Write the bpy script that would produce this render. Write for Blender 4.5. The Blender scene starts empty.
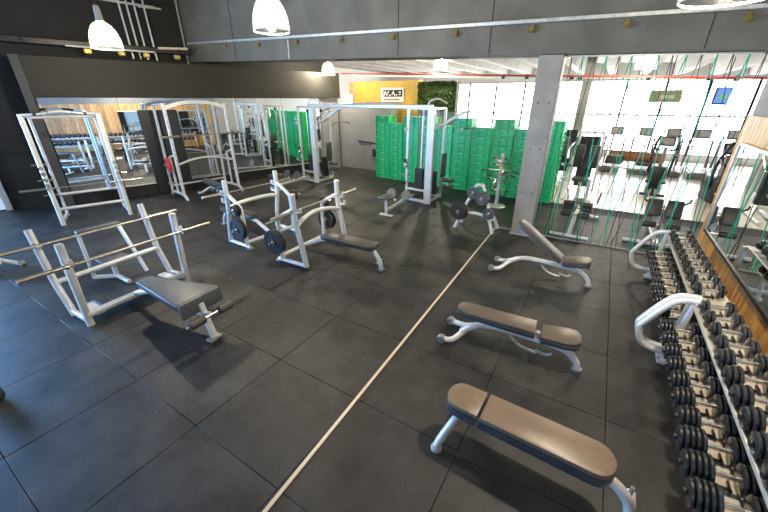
import bpy, bmesh, math, random
from mathutils import Vector, Matrix
random.seed(7)
scene = bpy.context.scene
COL = scene.collection
PI = math.pi
def V(*a): return Vector(a)

# ------------------------------------------------------------------ camera, light, exposure
CAM_H = 2.6; PITCH = math.radians(24.6); YAW = math.radians(31.7)
cd = bpy.data.cameras.new('camera'); cd.lens = 15.98; cd.sensor_width = 36.0; cd.clip_start = 0.05
cam = bpy.data.objects.new('camera', cd); COL.objects.link(cam)
cam.location = (0, 0, CAM_H); cam.rotation_euler = (PI/2 - PITCH, 0, YAW)
scene.camera = cam

world = bpy.data.worlds.new('world'); scene.world = world; world.use_nodes = True
world.node_tree.nodes['Background'].inputs[0].default_value = (0.75, 0.87, 1.0, 1)
world.node_tree.nodes['Background'].inputs[1].default_value = 1.0
vs = scene.view_settings
vs.view_transform = 'Standard'; vs.look = 'None'; vs.gamma = 1.0; vs.use_curve_mapping = False
vs.exposure = 1.0
BACK_GLOW = 5.0        # daylit panes of the far glass front
SOUTH_GLOW = 4.0        # daylit panes behind the camera
WEST_GLOW = 34.0       # blue skylight through the glass door and windows at the left
LAMP_W = 165.0          # pendant bulbs

# ------------------------------------------------------------------ materials
def mat(name, col, rough=0.5, metal=0.0, var=0.0, scale=8.0, bump=0.0, bscale=60.0, col2=None, stretch=None, spec=0.5, coat=0.0):
    m = bpy.data.materials.new(name); m.use_nodes = True
    nt = m.node_tree; b = nt.nodes['Principled BSDF']
    b.inputs['Roughness'].default_value = rough; b.inputs['Metallic'].default_value = metal
    b.inputs['Specular IOR Level'].default_value = spec; b.inputs['Coat Weight'].default_value = coat
    c = (*col, 1)
    b.inputs['Base Color'].default_value = c
    if var or col2 or bump:
        tc = nt.nodes.new('ShaderNodeTexCoord'); mp = nt.nodes.new('ShaderNodeMapping')
        nt.links.new(tc.outputs['Object'], mp.inputs[0])
        if stretch: mp.inputs['Scale'].default_value = stretch
    if var or col2:
        n = nt.nodes.new('ShaderNodeTexNoise'); n.inputs['Scale'].default_value = scale; n.inputs['Detail'].default_value = 5
        r = nt.nodes.new('ShaderNodeValToRGB')
        r.color_ramp.elements[0].position = 0.32; r.color_ramp.elements[1].position = 0.68
        if col2: a, e = col, col2
        else: a = tuple(x*(1-var) for x in col); e = tuple(min(1, x*(1+var)) for x in col)
        r.color_ramp.elements[0].color = (*a, 1); r.color_ramp.elements[1].color = (*e, 1)
        nt.links.new(mp.outputs[0], n.inputs[0]); nt.links.new(n.outputs[0], r.inputs[0]); nt.links.new(r.outputs[0], b.inputs['Base Color'])
    if bump:
        n2 = nt.nodes.new('ShaderNodeTexNoise'); n2.inputs['Scale'].default_value = bscale; n2.inputs['Detail'].default_value = 3
        bp = nt.nodes.new('ShaderNodeBump'); bp.inputs['Strength'].default_value = bump; bp.inputs['Distance'].default_value = 0.01
        nt.links.new(mp.outputs[0], n2.inputs[0]); nt.links.new(n2.outputs[0], bp.inputs['Height']); nt.links.new(bp.outputs[0], b.inputs['Normal'])
    return m
def emit(name, col, s):
    m = bpy.data.materials.new(name); m.use_nodes = True; nt = m.node_tree
    nt.nodes.remove(nt.nodes['Principled BSDF']); e = nt.nodes.new('ShaderNodeEmission')
    e.inputs[0].default_value = (*col, 1); e.inputs[1].default_value = s
    nt.links.new(e.outputs[0], nt.nodes['Material Output'].inputs[0]); return m

def rubber_mat():
    m = mat('rubber_mat', (0.05, 0.05, 0.052), 0.55, spec=0.45)
    nt = m.node_tree; b = nt.nodes['Principled BSDF']
    g = nt.nodes.new('ShaderNodeNewGeometry')
    n1 = nt.nodes.new('ShaderNodeTexNoise'); n1.inputs['Scale'].default_value = 1.6; n1.inputs['Detail'].default_value = 7; n1.inputs['Roughness'].default_value = .65
    n2 = nt.nodes.new('ShaderNodeTexNoise'); n2.inputs['Scale'].default_value = 150; n2.inputs['Detail'].default_value = 2
    r1 = nt.nodes.new('ShaderNodeValToRGB'); r1.color_ramp.elements[0].color = (.008, .0083, .0087, 1); r1.color_ramp.elements[1].color = (.049, .050, .050, 1)
    r1.color_ramp.elements[0].position = .36; r1.color_ramp.elements[1].position = .70
    r2 = nt.nodes.new('ShaderNodeValToRGB'); r2.color_ramp.elements[0].position = .3; r2.color_ramp.elements[1].position = .75
    r2.color_ramp.elements[0].color = (.65, .65, .65, 1); r2.color_ramp.elements[1].color = (1.5, 1.5, 1.5, 1)
    oi = nt.nodes.new('ShaderNodeObjectInfo')
    mr = nt.nodes.new('ShaderNodeMapRange'); mr.inputs[3].default_value = .85; mr.inputs[4].default_value = 1.15
    mx = nt.nodes.new('ShaderNodeMixRGB'); mx.blend_type = 'MULTIPLY'; mx.inputs[0].default_value = 1
    mx2 = nt.nodes.new('ShaderNodeMixRGB'); mx2.blend_type = 'MULTIPLY'; mx2.inputs[0].default_value = 1
    L = nt.links.new
    L(g.outputs['Position'], n1.inputs[0]); L(g.outputs['Position'], n2.inputs[0])
    L(n1.outputs[0], r1.inputs[0]); L(n2.outputs[0], r2.inputs[0])
    L(r1.outputs[0], mx.inputs[1]); L(r2.outputs[0], mx.inputs[2])
    L(oi.outputs['Random'], mr.inputs[0]); L(mx.outputs[0], mx2.inputs[1]); L(mr.outputs[0], mx2.inputs[2])
    L(mx2.outputs[0], b.inputs['Base Color'])
    bp = nt.nodes.new('ShaderNodeBump'); bp.inputs['Strength'].default_value = .25; bp.inputs['Distance'].default_value = .004
    L(n2.outputs[0], bp.inputs['Height']); L(bp.outputs[0], b.inputs['Normal'])
    return m

def pine(name, dark, light, axis):
    m = mat(name, light, .45); nt = m.node_tree; b = nt.nodes['Principled BSDF']; L = nt.links.new
    tc = nt.nodes.new('ShaderNodeTexCoord'); oi = nt.nodes.new('ShaderNodeObjectInfo'); mp = nt.nodes.new('ShaderNodeMapping')
    sc = [14, 14, 14]; sc[axis] = 1.2; mp.inputs['Scale'].default_value = sc
    ad = nt.nodes.new('ShaderNodeVectorMath'); ad.operation = 'ADD'
    ml = nt.nodes.new('ShaderNodeMath'); ml.operation = 'MULTIPLY'; ml.inputs[1].default_value = 37
    L(tc.outputs['Object'], mp.inputs[0]); L(oi.outputs['Random'], ml.inputs[0]); L(mp.outputs[0], ad.inputs[0]); L(ml.outputs[0], ad.inputs[1])
    n = nt.nodes.new('ShaderNodeTexNoise'); n.inputs['Scale'].default_value = 1.3; n.inputs['Detail'].default_value = 6; n.inputs['Distortion'].default_value = .6
    L(ad.outputs[0], n.inputs[0])
    r = nt.nodes.new('ShaderNodeValToRGB'); r.color_ramp.elements[0].position = .34; r.color_ramp.elements[1].position = .62
    r.color_ramp.elements[0].color = (*dark, 1); r.color_ramp.elements[1].color = (*light, 1)
    L(n.outputs[0], r.inputs[0])
    mr = nt.nodes.new('ShaderNodeMapRange'); mr.inputs[3].default_value = .75; mr.inputs[4].default_value = 1.15
    mx = nt.nodes.new('ShaderNodeMixRGB'); mx.blend_type = 'MULTIPLY'; mx.inputs[0].default_value = 1
    L(oi.outputs['Random'], mr.inputs[0]); L(r.outputs[0], mx.inputs[1]); L(mr.outputs[0], mx.inputs[2]); L(mx.outputs[0], b.inputs['Base Color'])
    return m

def yellow_brick():
    m = mat('yellow_brick_facing', (.75, .48, .12), .6); nt = m.node_tree; b = nt.nodes['Principled BSDF']; L = nt.links.new
    g = nt.nodes.new('ShaderNodeNewGeometry'); mp = nt.nodes.new('ShaderNodeMapping'); mp.inputs['Rotation'].default_value = (PI/2, 0, 0)
    br = nt.nodes.new('ShaderNodeTexBrick'); br.inputs['Scale'].default_value = 4.0
    br.inputs['Color1'].default_value = (.80, .46, .06, 1); br.inputs['Color2'].default_value = (.68, .37, .04, 1); br.inputs['Mortar'].default_value = (.5, .32, .1, 1)
    L(g.outputs['Position'], mp.inputs[0]); L(mp.outputs[0], br.inputs[0]); L(br.outputs[0], b.inputs['Base Color']); return m

M = {}
M['rubber'] = rubber_mat()
M['seam'] = mat('mat_underlay', (.012, .012, .013), .8)
M['steel_paint'] = mat('silver_painted_steel', (.70, .71, .72), .34, .25, var=.06, scale=5)
M['chrome'] = mat('chrome_steel', (.72, .70, .66), .22, .95)
M['bar_steel'] = mat('barbell_steel', (.55, .50, .42), .3, .9, var=.15, scale=20)
M['vinyl'] = mat('black_vinyl', (.06, .057, .054), .40, var=.2, scale=3, bump=.12, bscale=120, spec=.55)
M['vinyl_lamp_tint'] = mat('lamp_tinted_black_vinyl', (.185, .132, .092), .38, var=.12, scale=3, bump=.1, bscale=120, spec=.55)  # black vinyl with the warm lamp sheen painted into its base colour
M['vinyl_lamp_tint_dim'] = mat('dim_lamp_tinted_black_vinyl', (.105, .085, .068), .36, var=.12, scale=3, bump=.1, bscale=120, spec=.55)  # adjustable bench tops: weaker lamp warmth painted onto black vinyl
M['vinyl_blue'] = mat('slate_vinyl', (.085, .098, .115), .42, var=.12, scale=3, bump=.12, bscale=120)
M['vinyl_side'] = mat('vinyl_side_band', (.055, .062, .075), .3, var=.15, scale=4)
M['rub'] = mat('black_rubber', (.02, .02, .02), .5, var=.3, scale=10)
M['db_iron'] = mat('dumbbell_steel', (.085, .088, .09), .26, .75, var=.2, scale=20)
M['iron'] = mat('black_cast_plate', (.032, .033, .034), .38, .1, var=.25, scale=14)
M['plate_grey'] = mat('grey_iron_plate', (.12, .125, .13), .4, .4, var=.2, scale=14)
M['red'] = mat('red_plate_rubber', (.55, .03, .03), .45, var=.15, scale=10)
M['mirror'] = mat('mirror_glass', (.86, .90, .89), .012, 1.0)
M['dark_wall'] = mat('charcoal_painted_wall', (.010, .010, .0095), .7, var=.15, scale=1.2, bump=.1)
M['header'] = mat('charcoal_panel', (.016, .0155, .0115), .6, var=.1, scale=.8)
M['header_side'] = mat('charcoal_panel_edge', (.06, .06, .057), .55, var=.1, scale=1)
M['concrete_dark'] = mat('dark_painted_concrete', (.13, .127, .104), .75, var=.22, scale=1.6, bump=.3, bscale=18)
M['column'] = mat('grey_painted_column', (.30, .29, .265), .6, var=.15, scale=2.5, bump=.2, bscale=25)
M['concrete_white'] = mat('white_painted_concrete', (.38, .375, .35), .7, var=.12, scale=2)
M['plaster'] = mat('grey_plaster', (.25, .255, .255), .7, var=.08, scale=1.5)
M['white'] = mat('white_paint', (.80, .80, .78), .5)
M['galv'] = mat('galvanised_tray', (.55, .57, .55), .4, .5, var=.15, scale=12)
M['brass'] = mat('brass_bracket', (.55, .42, .12), .4, .6)
M['red_pipe'] = mat('red_sprinkler_pipe', (.62, .06, .05), .4)
M['green'] = mat('green_crate_plastic', (.02, .57, .19), .33, var=.18, scale=3)
M['crate_light'] = mat('pale_green_plastic', (.32, .70, .45), .35)
M['cord_green'] = mat('green_elastic_cord', (.0, .42, .25), .5)
M['cord_black'] = mat('black_elastic_cord', (.02, .02, .02), .6)
M['pine_v'] = pine('pine_board', (.45, .18, .035), (.85, .47, .15), 2)
M['ply'] = pine('plywood_sheet', (.46, .27, .12), (.60, .37, .18), 2)
M['yellow'] = yellow_brick()
M['moss'] = mat('moss_green', (.006, .02, .003), .9, col2=(.03, .055, .006), scale=9)
M['leaf'] = mat('moss_leaf', (.008, .035, .004), .8, col2=(.055, .09, .01), scale=5)
M['pale_floor'] = mat('pale_floor_boards', (.66, .64, .60), .18, var=.06, scale=2)
M['strip'] = mat('gold_floor_strip', (.70, .60, .46), .45, .1)
M['shelf'] = mat('cream_steel_shelf', (.66, .60, .50), .3, .35, var=.06, scale=4)
M['black_plastic'] = mat('black_plastic', (.018, .018, .02), .35)
M['grey_plastic'] = mat('grey_plastic', (.22, .225, .23), .4)
M['leather'] = mat('brown_leather', (.30, .12, .045), .45, var=.2, scale=4)
M['back_pane'] = emit('daylit_pane', (1.0, .98, .95), BACK_GLOW)
M['south_pane'] = emit('blue_daylit_pane', (.55, .75, 1.0), SOUTH_GLOW)
M['west_pane'] = emit('blue_skylit_pane', (.22, .50, 1.0), WEST_GLOW)
M['door_pane'] = emit('pale_blue_door_pane', (.42, .62, .85), .55)
M['bulb'] = emit('lamp_bulb_glow', (1, .82, .55), 40)
M['screen_blue'] = emit('screen_blue', (.16, .32, .75), .6)
M['screen_green'] = emit('screen_green', (.2, .45, .2), .6)
M['screen_olive'] = mat('olive_board', (.34, .32, .16), .5)
M['sign_white'] = mat('sign_white', (.85, .84, .80), .5)
M['ink'] = mat('black_ink', (.01, .01, .01), .6)
M['red_ink'] = mat('red_ink', (.45, .05, .04), .6)
M['window_frame'] = mat('grey_window_frame', (.5, .5, .5), .4)
def shade_glass():
    m = bpy.data.materials.new('ribbed_lamp_glass'); m.use_nodes = True; nt = m.node_tree
    nt.nodes.remove(nt.nodes['Principled BSDF']); L = nt.links.new
    t = nt.nodes.new('ShaderNodeBsdfTranslucent'); t.inputs[0].default_value = (.30, .29, .27, 1)
    g = nt.nodes.new('ShaderNodeBsdfTransparent'); g.inputs[0].default_value = (.95, .95, .93, 1)
    gl = nt.nodes.new('ShaderNodeBsdfGlossy'); gl.inputs['Roughness'].default_value = .1
    a = nt.nodes.new('ShaderNodeMixShader'); a.inputs[0].default_value = .93; b = nt.nodes.new('ShaderNodeMixShader'); b.inputs[0].default_value = .08
    L(t.outputs[0], a.inputs[1]); L(g.outputs[0], a.inputs[2]); L(a.outputs[0], b.inputs[1]); L(gl.outputs[0], b.inputs[2])
    L(b.outputs[0], nt.nodes['Material Output'].inputs[0]); return m
M['shade'] = shade_glass()

# ------------------------------------------------------------------ mesh builder
def smooth_path(pts, k=5):
    P = [Vector(p) for p in pts]
    if len(P) < 3: return P
    out = []
    Q = [P[0]*2 - P[1]] + P + [P[-1]*2 - P[-2]]
    for i in range(1, len(Q)-2):
        a, b, c, d = Q[i-1:i+3]
        for j in range(k):
            t = j/k
            out.append(.5*((2*b) + (c-a)*t + (2*a-5*b+4*c-d)*t*t + (3*b-a-3*c+d)*t**3))
    out.append(P[-1]); return out
class MB:
    def __init__(s): s.v = []; s.f = []
    def add(s, vs, fs):
        o = len(s.v); s.v += [tuple(v) for v in vs]; s.f += [tuple(i+o for i in f) for f in fs]; return s
    def box(s, c, size, rot=None, bev=0.0, seg=1):
        bm = bmesh.new(); bmesh.ops.create_cube(bm, size=1)
        bmesh.ops.scale(bm, vec=size, verts=bm.verts)
        if bev: bmesh.ops.bevel(bm, geom=bm.edges[:], offset=bev, segments=seg, affect='EDGES', profile=.5)
        mtx = Matrix.Translation(c) @ (rot if rot else Matrix.Identity(4))
        bm.transform(mtx); bm.verts.index_update()
        s.add([v.co[:] for v in bm.verts], [[v.index for v in f.verts] for f in bm.faces]); bm.free(); return s
    def sweep(s, pts, prof, cap=True):
        P = [Vector(p) for p in pts]; n = len(prof)
        t0 = (P[1]-P[0]).normalized()
        up = Vector((0, 0, 1)) if abs(t0.z) < .9 else Vector((1, 0, 0))
        x = t0.cross(up).normalized(); vs = []
        for i, p in enumerate(P):
            if i == 0: t = t0
            elif i == len(P)-1: t = (P[-1]-P[-2]).normalized()
            else:
                t = ((P[i]-P[i-1]).normalized() + (P[i+1]-P[i]).normalized())
                t = t.normalized() if t.length > 1e-6 else (P[i]-P[i-1]).normalized()
            x = (x - t*x.dot(t)).normalized(); y = t.cross(x)
            k = 1.0
            if 0 < i < len(P)-1:
                c = (P[i]-P[i-1]).normalized().dot(t); k = 1/max(c, .6)
            for a, b in prof: vs.append(p + x*a*k + y*b)
        fs = []
        for i in range(len(P)-1):
            for j in range(n):
                q = (j+1) % n; fs.append((i*n+j, i*n+q, (i+1)*n+q, (i+1)*n+j))
        if cap: fs.append(tuple(range(n-1, -1, -1))); m = (len(P)-1)*n; fs.append(tuple(range(m, m+n)))
        return s.add(vs, fs)
    def tube(s, pts, r, n=10, smooth=False, ry=None):
        ry = ry or r
        if smooth: pts = smooth_path(pts)
        return s.sweep(pts, [(r*math.cos(2*PI*i/n), ry*math.sin(2*PI*i/n)) for i in range(n)])
    def rect(s, pts, w, h, smooth=False):
        if smooth: pts = smooth_path(pts)
        c = min(w, h)*.18
        pr = [(w/2-c, -h/2), (w/2, -h/2+c), (w/2, h/2-c), (w/2-c, h/2), (-w/2+c, h/2), (-w/2, h/2-c), (-w/2, -h/2+c), (-w/2+c, -h/2)]
        return s.sweep(pts, pr)
    def lathe(s, prof, c=(0, 0, 0), axis=(0, 0, 1), n=20, close=False):
        a = Vector(axis).normalized(); u = a.orthogonal().normalized(); w = a.cross(u); c = Vector(c); m = len(prof); vs = []; fs = []
        for i in range(n):
            th = 2*PI*i/n; d = u*math.cos(th) + w*math.sin(th)
            for r, h in prof: vs.append(c + d*r + a*h)
        for i in range(n):
            q = (i+1) % n
            for j in range(m-1): fs.append((i*m+j, q*m+j, q*m+j+1, i*m+j+1))
            if close: fs.append((i*m+m-1, q*m+m-1, q*m, i*m))
        return s.add(vs, fs)
    def prism(s, poly, z0, z1, bev=0.0, seg=2, mtx=None):
        bm = bmesh.new(); vb = [bm.verts.new((x, y, z0)) for x, y in poly]; f = bm.faces.new(vb)
        r = bmesh.ops.extrude_face_region(bm, geom=[f]); 
        bmesh.ops.translate(bm, vec=(0, 0, z1-z0), verts=[g for g in r['geom'] if isinstance(g, bmesh.types.BMVert)])
        bmesh.ops.recalc_face_normals(bm, faces=bm.faces[:])
        if bev:
            es = [e for e in bm.edges if abs(e.verts[0].co.z - e.verts[1].co.z) < 1e-6]
            bmesh.ops.bevel(bm, geom=es, offset=bev, segments=seg, affect='EDGES', profile=.5)
        if mtx: bm.transform(mtx)
        bm.verts.index_update()
        s.add([v.co[:] for v in bm.verts], [[v.index for v in f.verts] for f in bm.faces]); bm.free(); return s
    def mesh(s, name, m, flat=False):
        me = bpy.data.meshes.new(name); me.from_pydata(s.v, [], s.f)
        bm = bmesh.new(); bm.from_mesh(me); bmesh.ops.recalc_face_normals(bm, faces=bm.faces[:]); bm.to_mesh(me); bm.free()
        me.materials.append(M[m])
        if not flat: me.shade_smooth(); me.set_sharp_from_angle(angle=math.radians(38))
        return me
    def build(s, name, m, parent=None, loc=None, flat=False):
        return link(name, s.mesh(name, m, flat), parent, loc)
def link(name, me, parent=None, loc=None, rot=None):
    o = bpy.data.objects.new(name, me); COL.objects.link(o)
    if parent: o.parent = parent
    if loc: o.location = loc
    if rot: o.rotation_euler = rot
    return o
def tag(o, label, cat, group=None):
    o['label'] = label; o['category'] = cat
    if group: o['group'] = group
    return o
def thing(name, label, cat, loc=(0, 0, 0), rz=0, group=None):
    o = bpy.data.objects.new(name, None); COL.objects.link(o); o.empty_display_size = .1
    o.location = loc; o.rotation_euler = (0, 0, rz); return tag(o, label, cat, group)
def struct(name, mb, m, label=None, parent=None, flat=False):
    o = mb.build(name, m, parent, flat=flat)
    if not parent: o['kind'] = 'structure'
    if label: o['label'] = label
    return o
KIDS = {}
def dup(o, loc, rz=0, label=None, group=None, parent=None):
    c = o.copy(); COL.objects.link(c); c.parent = parent
    if parent is None:
        c.location = loc; c.rotation_euler = (0, 0, rz)
        if label: c['label'] = label
        if group: c['group'] = group
    for ch in [x for x in list(COL.objects) if x.parent == o]: dup(ch, None, parent=c)
    return c
def rounded(x0, x1, y0, y1, r, n=5):
    out = []
    for cx, cy, a in ((x1-r, y1-r, 0), (x0+r, y1-r, 90), (x0+r, y0+r, 180), (x1-r, y0+r, 270)):
        for i in range(n+1):
            t = math.radians(a + 90*i/n); out.append((cx + r*math.cos(t), cy + r*math.sin(t)))
    return out
def RY(a): return Matrix.Rotation(a, 4, 'Y')
def RZ(a): return Matrix.Rotation(a, 4, 'Z')
ORD = ['first', 'second', 'third', 'fourth', 'fifth', 'sixth', 'seventh', 'eighth', 'ninth', 'tenth', 'eleventh', 'twelfth', 'thirteenth', 'fourteenth', 'fifteenth']

# ------------------------------------------------------------------ the setting
PY = 7.46                      # line of the beam, column and cord partition
FARY = 21.0; EASTX = 11.0
fl_bm = MB().box((-1.5, 8, -.06), (26, 28, .08))
floor = struct('floor', fl_bm, 'seam', 'dark rubber mat gym floor')
mat_me = MB().box((0, 0, 0), (1.0165, .9765, .02), bev=.003).mesh('mat', 'rubber')
for i in range(-4, 16):
    for j in range(-4, 12):
        cx = .55 + .51 - 1.02*i; cy = .92 + .49 + .98*j
        if cx + .5 < -10.9 + (cy - 6)*.2773 - .9: continue
        if cy > PY and cx > 2.2+3: continue
        if cy > 10.2 and cx > -1.2: continue
        if cy < PY and cx > 1.9: continue
        link('mat', mat_me, floor, (cx, cy, -.01))
struct('floor_pale', MB().box((5.05, 15.7, -.011), (13.1, 10.6, .022)).box((-5.5, 16.9, -.011), (8.0, 8.2, .022)), 'pale_floor', 'pale glossy floor of the cardio area')
# seam cover strip on the floor
sp = MB(); a, b = Vector((-1.66, 7.5, .006)), Vector((-1.40, -.6, .006))
sp.rect([a, b], .030, .012)
struct('trim_1', sp, 'strip', 'thin tan strip laid straight across the rubber mats')
struct('trim_2', MB().box((.3, PY, .012), (4.0, .05, .024), bev=.004), 'plaster', 'low grey floor rail under the cords')

# left wall: rotated mirror wall
WT = Vector((.26724, .96363, 0)); WN = Vector((.96363, -.26724, 0)); W0 = Vector((-10.9, 6.0, 0)) - WT*2.9
wrot = RZ(-math.radians(15.5))
def wl(s, out, z): return W0 + WT*s + WN*out + Vector((0, 0, z))
def wbox(mb, s0, s1, o0, o1, z0, z1, bev=0):
    return mb.box(wl((s0+s1)/2, (o0+o1)/2, (z0+z1)/2), (o1-o0, s1-s0, z1-z0), wrot, bev)
struct('wall_left', wbox(MB(), -10.5, 8.85, -1.05, -.80, 0, 6.2), 'dark_wall', 'black painted wall behind the mirrors')
struct('baseboard_left', wbox(MB(), -9, -.25, -.80, -.78, 0, .08), 'ink')
hd = thing('mirror_header', 'long charcoal boxed header panel above the wall mirror', 'panel', wl(0, 0, 0))
def loc_w(s, o, z): return (WT*s + WN*o + Vector((0, 0, z)))
def wboxl(mb, s0, s1, o0, o1, z0, z1, bev=0):
    return mb.box(loc_w((s0+s1)/2, (o0+o1)/2, (z0+z1)/2), (o1-o0, s1-s0, z1-z0), wrot, bev)
wboxl(MB(), .0, 8.80, -.80, .10, 2.66, 3.53, .006).build('front_panel', 'header', hd)
wboxl(MB(), -.17, .0, -.80, .09, 0, 3.53, .004).build('end_panel', 'header_side', hd)
mr = thing('wall_mirror', 'long mirror under the charcoal header facing the racks', 'mirror', wl(0, 0, 0))
for k in range(5):
    s0 = .02 + k*1.57; wboxl(MB(), s0+.003, s0+1.567, -.10, 0, .345, 2.65).build('mirror_panel', 'mirror', mr)
wboxl(MB(), .0, 7.9, -.10, .02, .325, .345, .003).build('bottom_rail', 'galv', mr)
wboxl(MB(), .0, 7.9, -.10, -.01, 0, .325, .004).build('plinth', 'ink', mr)
wboxl(MB(), 7.9, 8.75, -.10, .0, 0, 2.65, .004).build('end_board', 'plaster', mr)
# black board in front of the mirror
bb = thing('black_board', 'tall black twin board standing against the mirror behind the rack', 'board', wl(0, 0, 0))
wboxl(MB(), 1.97, 2.43, .03, .07, .02, 2.34, .005).build('board_panel', 'black_plastic', bb)
wboxl(MB(), 2.45, 2.93, .03, .07, .02, 2.34, .005).build('board_panel', 'black_plastic', bb)
# door at the far left
dr = struct('door_1', wbox(wbox(wbox(MB(), -1.34, -1.22, -.80, -.72, 0, 2.3), -2.50, -2.38, -.80, -.72, 0, 2.3), -2.38, -1.34, -.80, -.72, 2.2, 2.3), 'galv', 'glass door in a grey frame at the left edge')
struct('pane', wbox(MB(), -2.38, -1.34, -.80, -.77, .03, 2.2), 'door_pane', None, dr)
for k in range(3):
    s0 = -5.0 - 1.95*k
    w = wbox(wbox(wbox(wbox(MB(), s0, s0+.08, -.80, -.72, .25, 2.7), s0+1.72, s0+1.8, -.80, -.72, .25, 2.7), s0, s0+1.8, -.80, -.72, 2.6, 2.7), s0, s0+1.8, -.80, -.72, .25, .35)
    wo = struct('window_%d' % (k+31), w, 'galv'); struct('pane', wbox(MB(), s0+.08, s0+1.72, -.80, -.77, .35, 2.6), 'west_pane', None, wo)
# south wall with windows (behind the camera)
SY = -5.5
sw = MB()
sw.box((-6, SY, .45), (22, .25, .9)); sw.box((-6, SY, 4.9), (22, .25, 2.6)); sw.box((.2, SY, 2.25), (9.0, .25, 2.7))
struct('wall_south', sw, 'plaster')
for k in range(4):
    x = -15.2 + 2.75*k
    w = MB(); 
    w.box((x, SY, 2.25), (.12, .18, 2.7)).box((x+2.63, SY, 2.25), (.12, .18, 2.7)).box((x+1.31, SY, .95), (2.6, .18, .1)).box((x+1.31, SY, 3.55), (2.6, .18, .1)).box((x+1.31, SY, 2.25), (.07, .14, 2.6))
    wo = struct('window_%d' % (k+1), w, 'window_frame')
    struct('pane', MB().box((x+1.31, SY-.03, 2.25), (2.55, .02, 2.6)), 'south_pane', None, wo)
# right wall: grey plaster, pine boards, mirror
RX = 1.72
struct('wall_right', MB().box((RX+.14, .98, 2.9), (.2, 13.0, 5.8)), 'plaster', 'grey wall behind the pine boards')
wr = bpy.data.objects['wall_right']
bd = MB().box((0, 0, 1.195), (.03, .146, 2.39), bev=.003).mesh('pine_board', 'pine_v')
for k in range(70):
    y = PY - .09 - .15*k
    if y < -3: break
    link('pine_board', bd, wr, (RX+.02, y, 0))
struct('pine_end_board', MB().box((RX+.12, PY+.02, 1.195), (.24, .03, 2.39), bev=.003), 'pine_v', None, wr)
rm = thing('wall_mirror', 'mirror in a dark frame on the pine boards above the dumbbells', 'mirror', (RX, 2.6, 0))
for k in range(3):
    MB().box((-.02, 4.5-.03-1.45*k-.72, 1.36), (.03, 1.44, 1.28)).build('mirror_panel', 'mirror', rm)
MB().box((-.025, 2.32, .70), (.05, 4.45, .045), bev=.004).build('bottom_frame', 'black_plastic', rm)
MB().box((-.025, 2.32, 2.02), (.05, 4.45, .045), bev=.004).build('top_frame', 'galv', rm)
MB().box((-.025, 4.52, 1.36), (.05, .05, 1.36), bev=.004).build('side_frame', 'galv', rm)
# beam, column, ceilings
BS = .0345; BR = Matrix.Rotation(BS, 4, 'Y')
def bz(x, z0): return z0 - BS*(x + .4)      # the beam falls slightly to the right
bmx = MB().box((-6, PY-.05, bz(-6, 3.28) + 1.3), (24, .6, 2.6), BR)
beam = struct('trim_3', bmx, 'concrete_dark', 'dark painted concrete beam spanning the room')
jm = MB()
for x in (-9.2, -4.05, -2.15, .9): jm.box((x, PY-.352, bz(x, 4.5)), (.012, .012, 2.4))
struct('joint', jm, 'ink', None, beam)
ceil1 = struct('ceiling', MB().box((-6, .9, 5.9), (26, 13.2, .12)), 'concrete_dark', 'dark high ceiling')
ceil2 = struct('ceiling_ribbed', MB().box((0, 14.4, 4.22), (26, 14, .2), BR), 'concrete_white', 'white ribbed concrete ceiling')
rib = MB().prism([(-.13, 0), (.13, 0), (.26, .5), (-.26, .5)], 0, 13.3, mtx=Matrix.Translation((0, 13.3, 0)) @ Matrix.Rotation(PI/2, 4, 'X')).mesh('rib', 'concrete_white')
for k in range(20): link('rib', rib, ceil2, (-12.6 + 1.22*k, 7.75, bz(-12.6 + 1.22*k, 3.68)))
cross = MB().box((0, 12.6, 3.92), (25, .35, .42), BR); struct('cross_rib', cross, 'concrete_white', None, ceil2)
col = MB().box((-1.10, PY-.03, 1.72), (.40, .34, 3.44), bev=.012)
co = struct('column', col, 'column', 'grey square column at the end of the cord partition')
bolt = MB()
for z in (.9, 1.75, 2.55):
    for dx in (-.09, .09): bolt.lathe([(0, .006), (.014, .006), (.014, 0)], (-1.10+dx, PY-.2, z), (0, -1, 0), 8)
struct('bolt', bolt, 'ink', None, co)
struct('base_plate', MB().box((-1.10, PY-.03, .01), (.44, .38, .02)), 'galv', None, co)
# far room shell
struct('wall_east', MB().box((EASTX, 14.2, 2.5), (.2, 14, 5)), 'white')
struct('wall_partition_east', MB().box((6.5, PY, 2.5), (9.3, .2, 5)), 'plaster')
struct('wall_far', MB().box((0, FARY+.15, 4.2), (26, .2, 1.6)), 'white')
struct('wall_far_sill', MB().box((0, FARY+.15, .15), (26, .2, .3)), 'white')
struct('wall_far_left', MB().box((-11.6, FARY-.1, 2), (3, .2, 4)), 'white')
for k in range(14):
    x = -10.2 + 1.5*k
    w = MB()
    for dx in (.0, 1.5): w.box((x+dx, FARY, 1.85), (.08, .1, 3.2))
    for z in (.3, 1.95, 3.45): w.box((x+.75, FARY, z), (1.5, .1, .08))
    wo = struct('window_%d' % (k+11), w, 'window_frame')
    for z0, z1 in ((.33, 1.92), (1.98, 3.42)):
        struct('pane', MB().box((x+.75, FARY+.04, (z0+z1)/2), (1.44, .02, z1-z0)), 'back_pane', None, wo)
struct('wall_far_west', MB().box((-12.6, 15.8, 2.2), (.2, 10.5, 4.4)), 'white')
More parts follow.
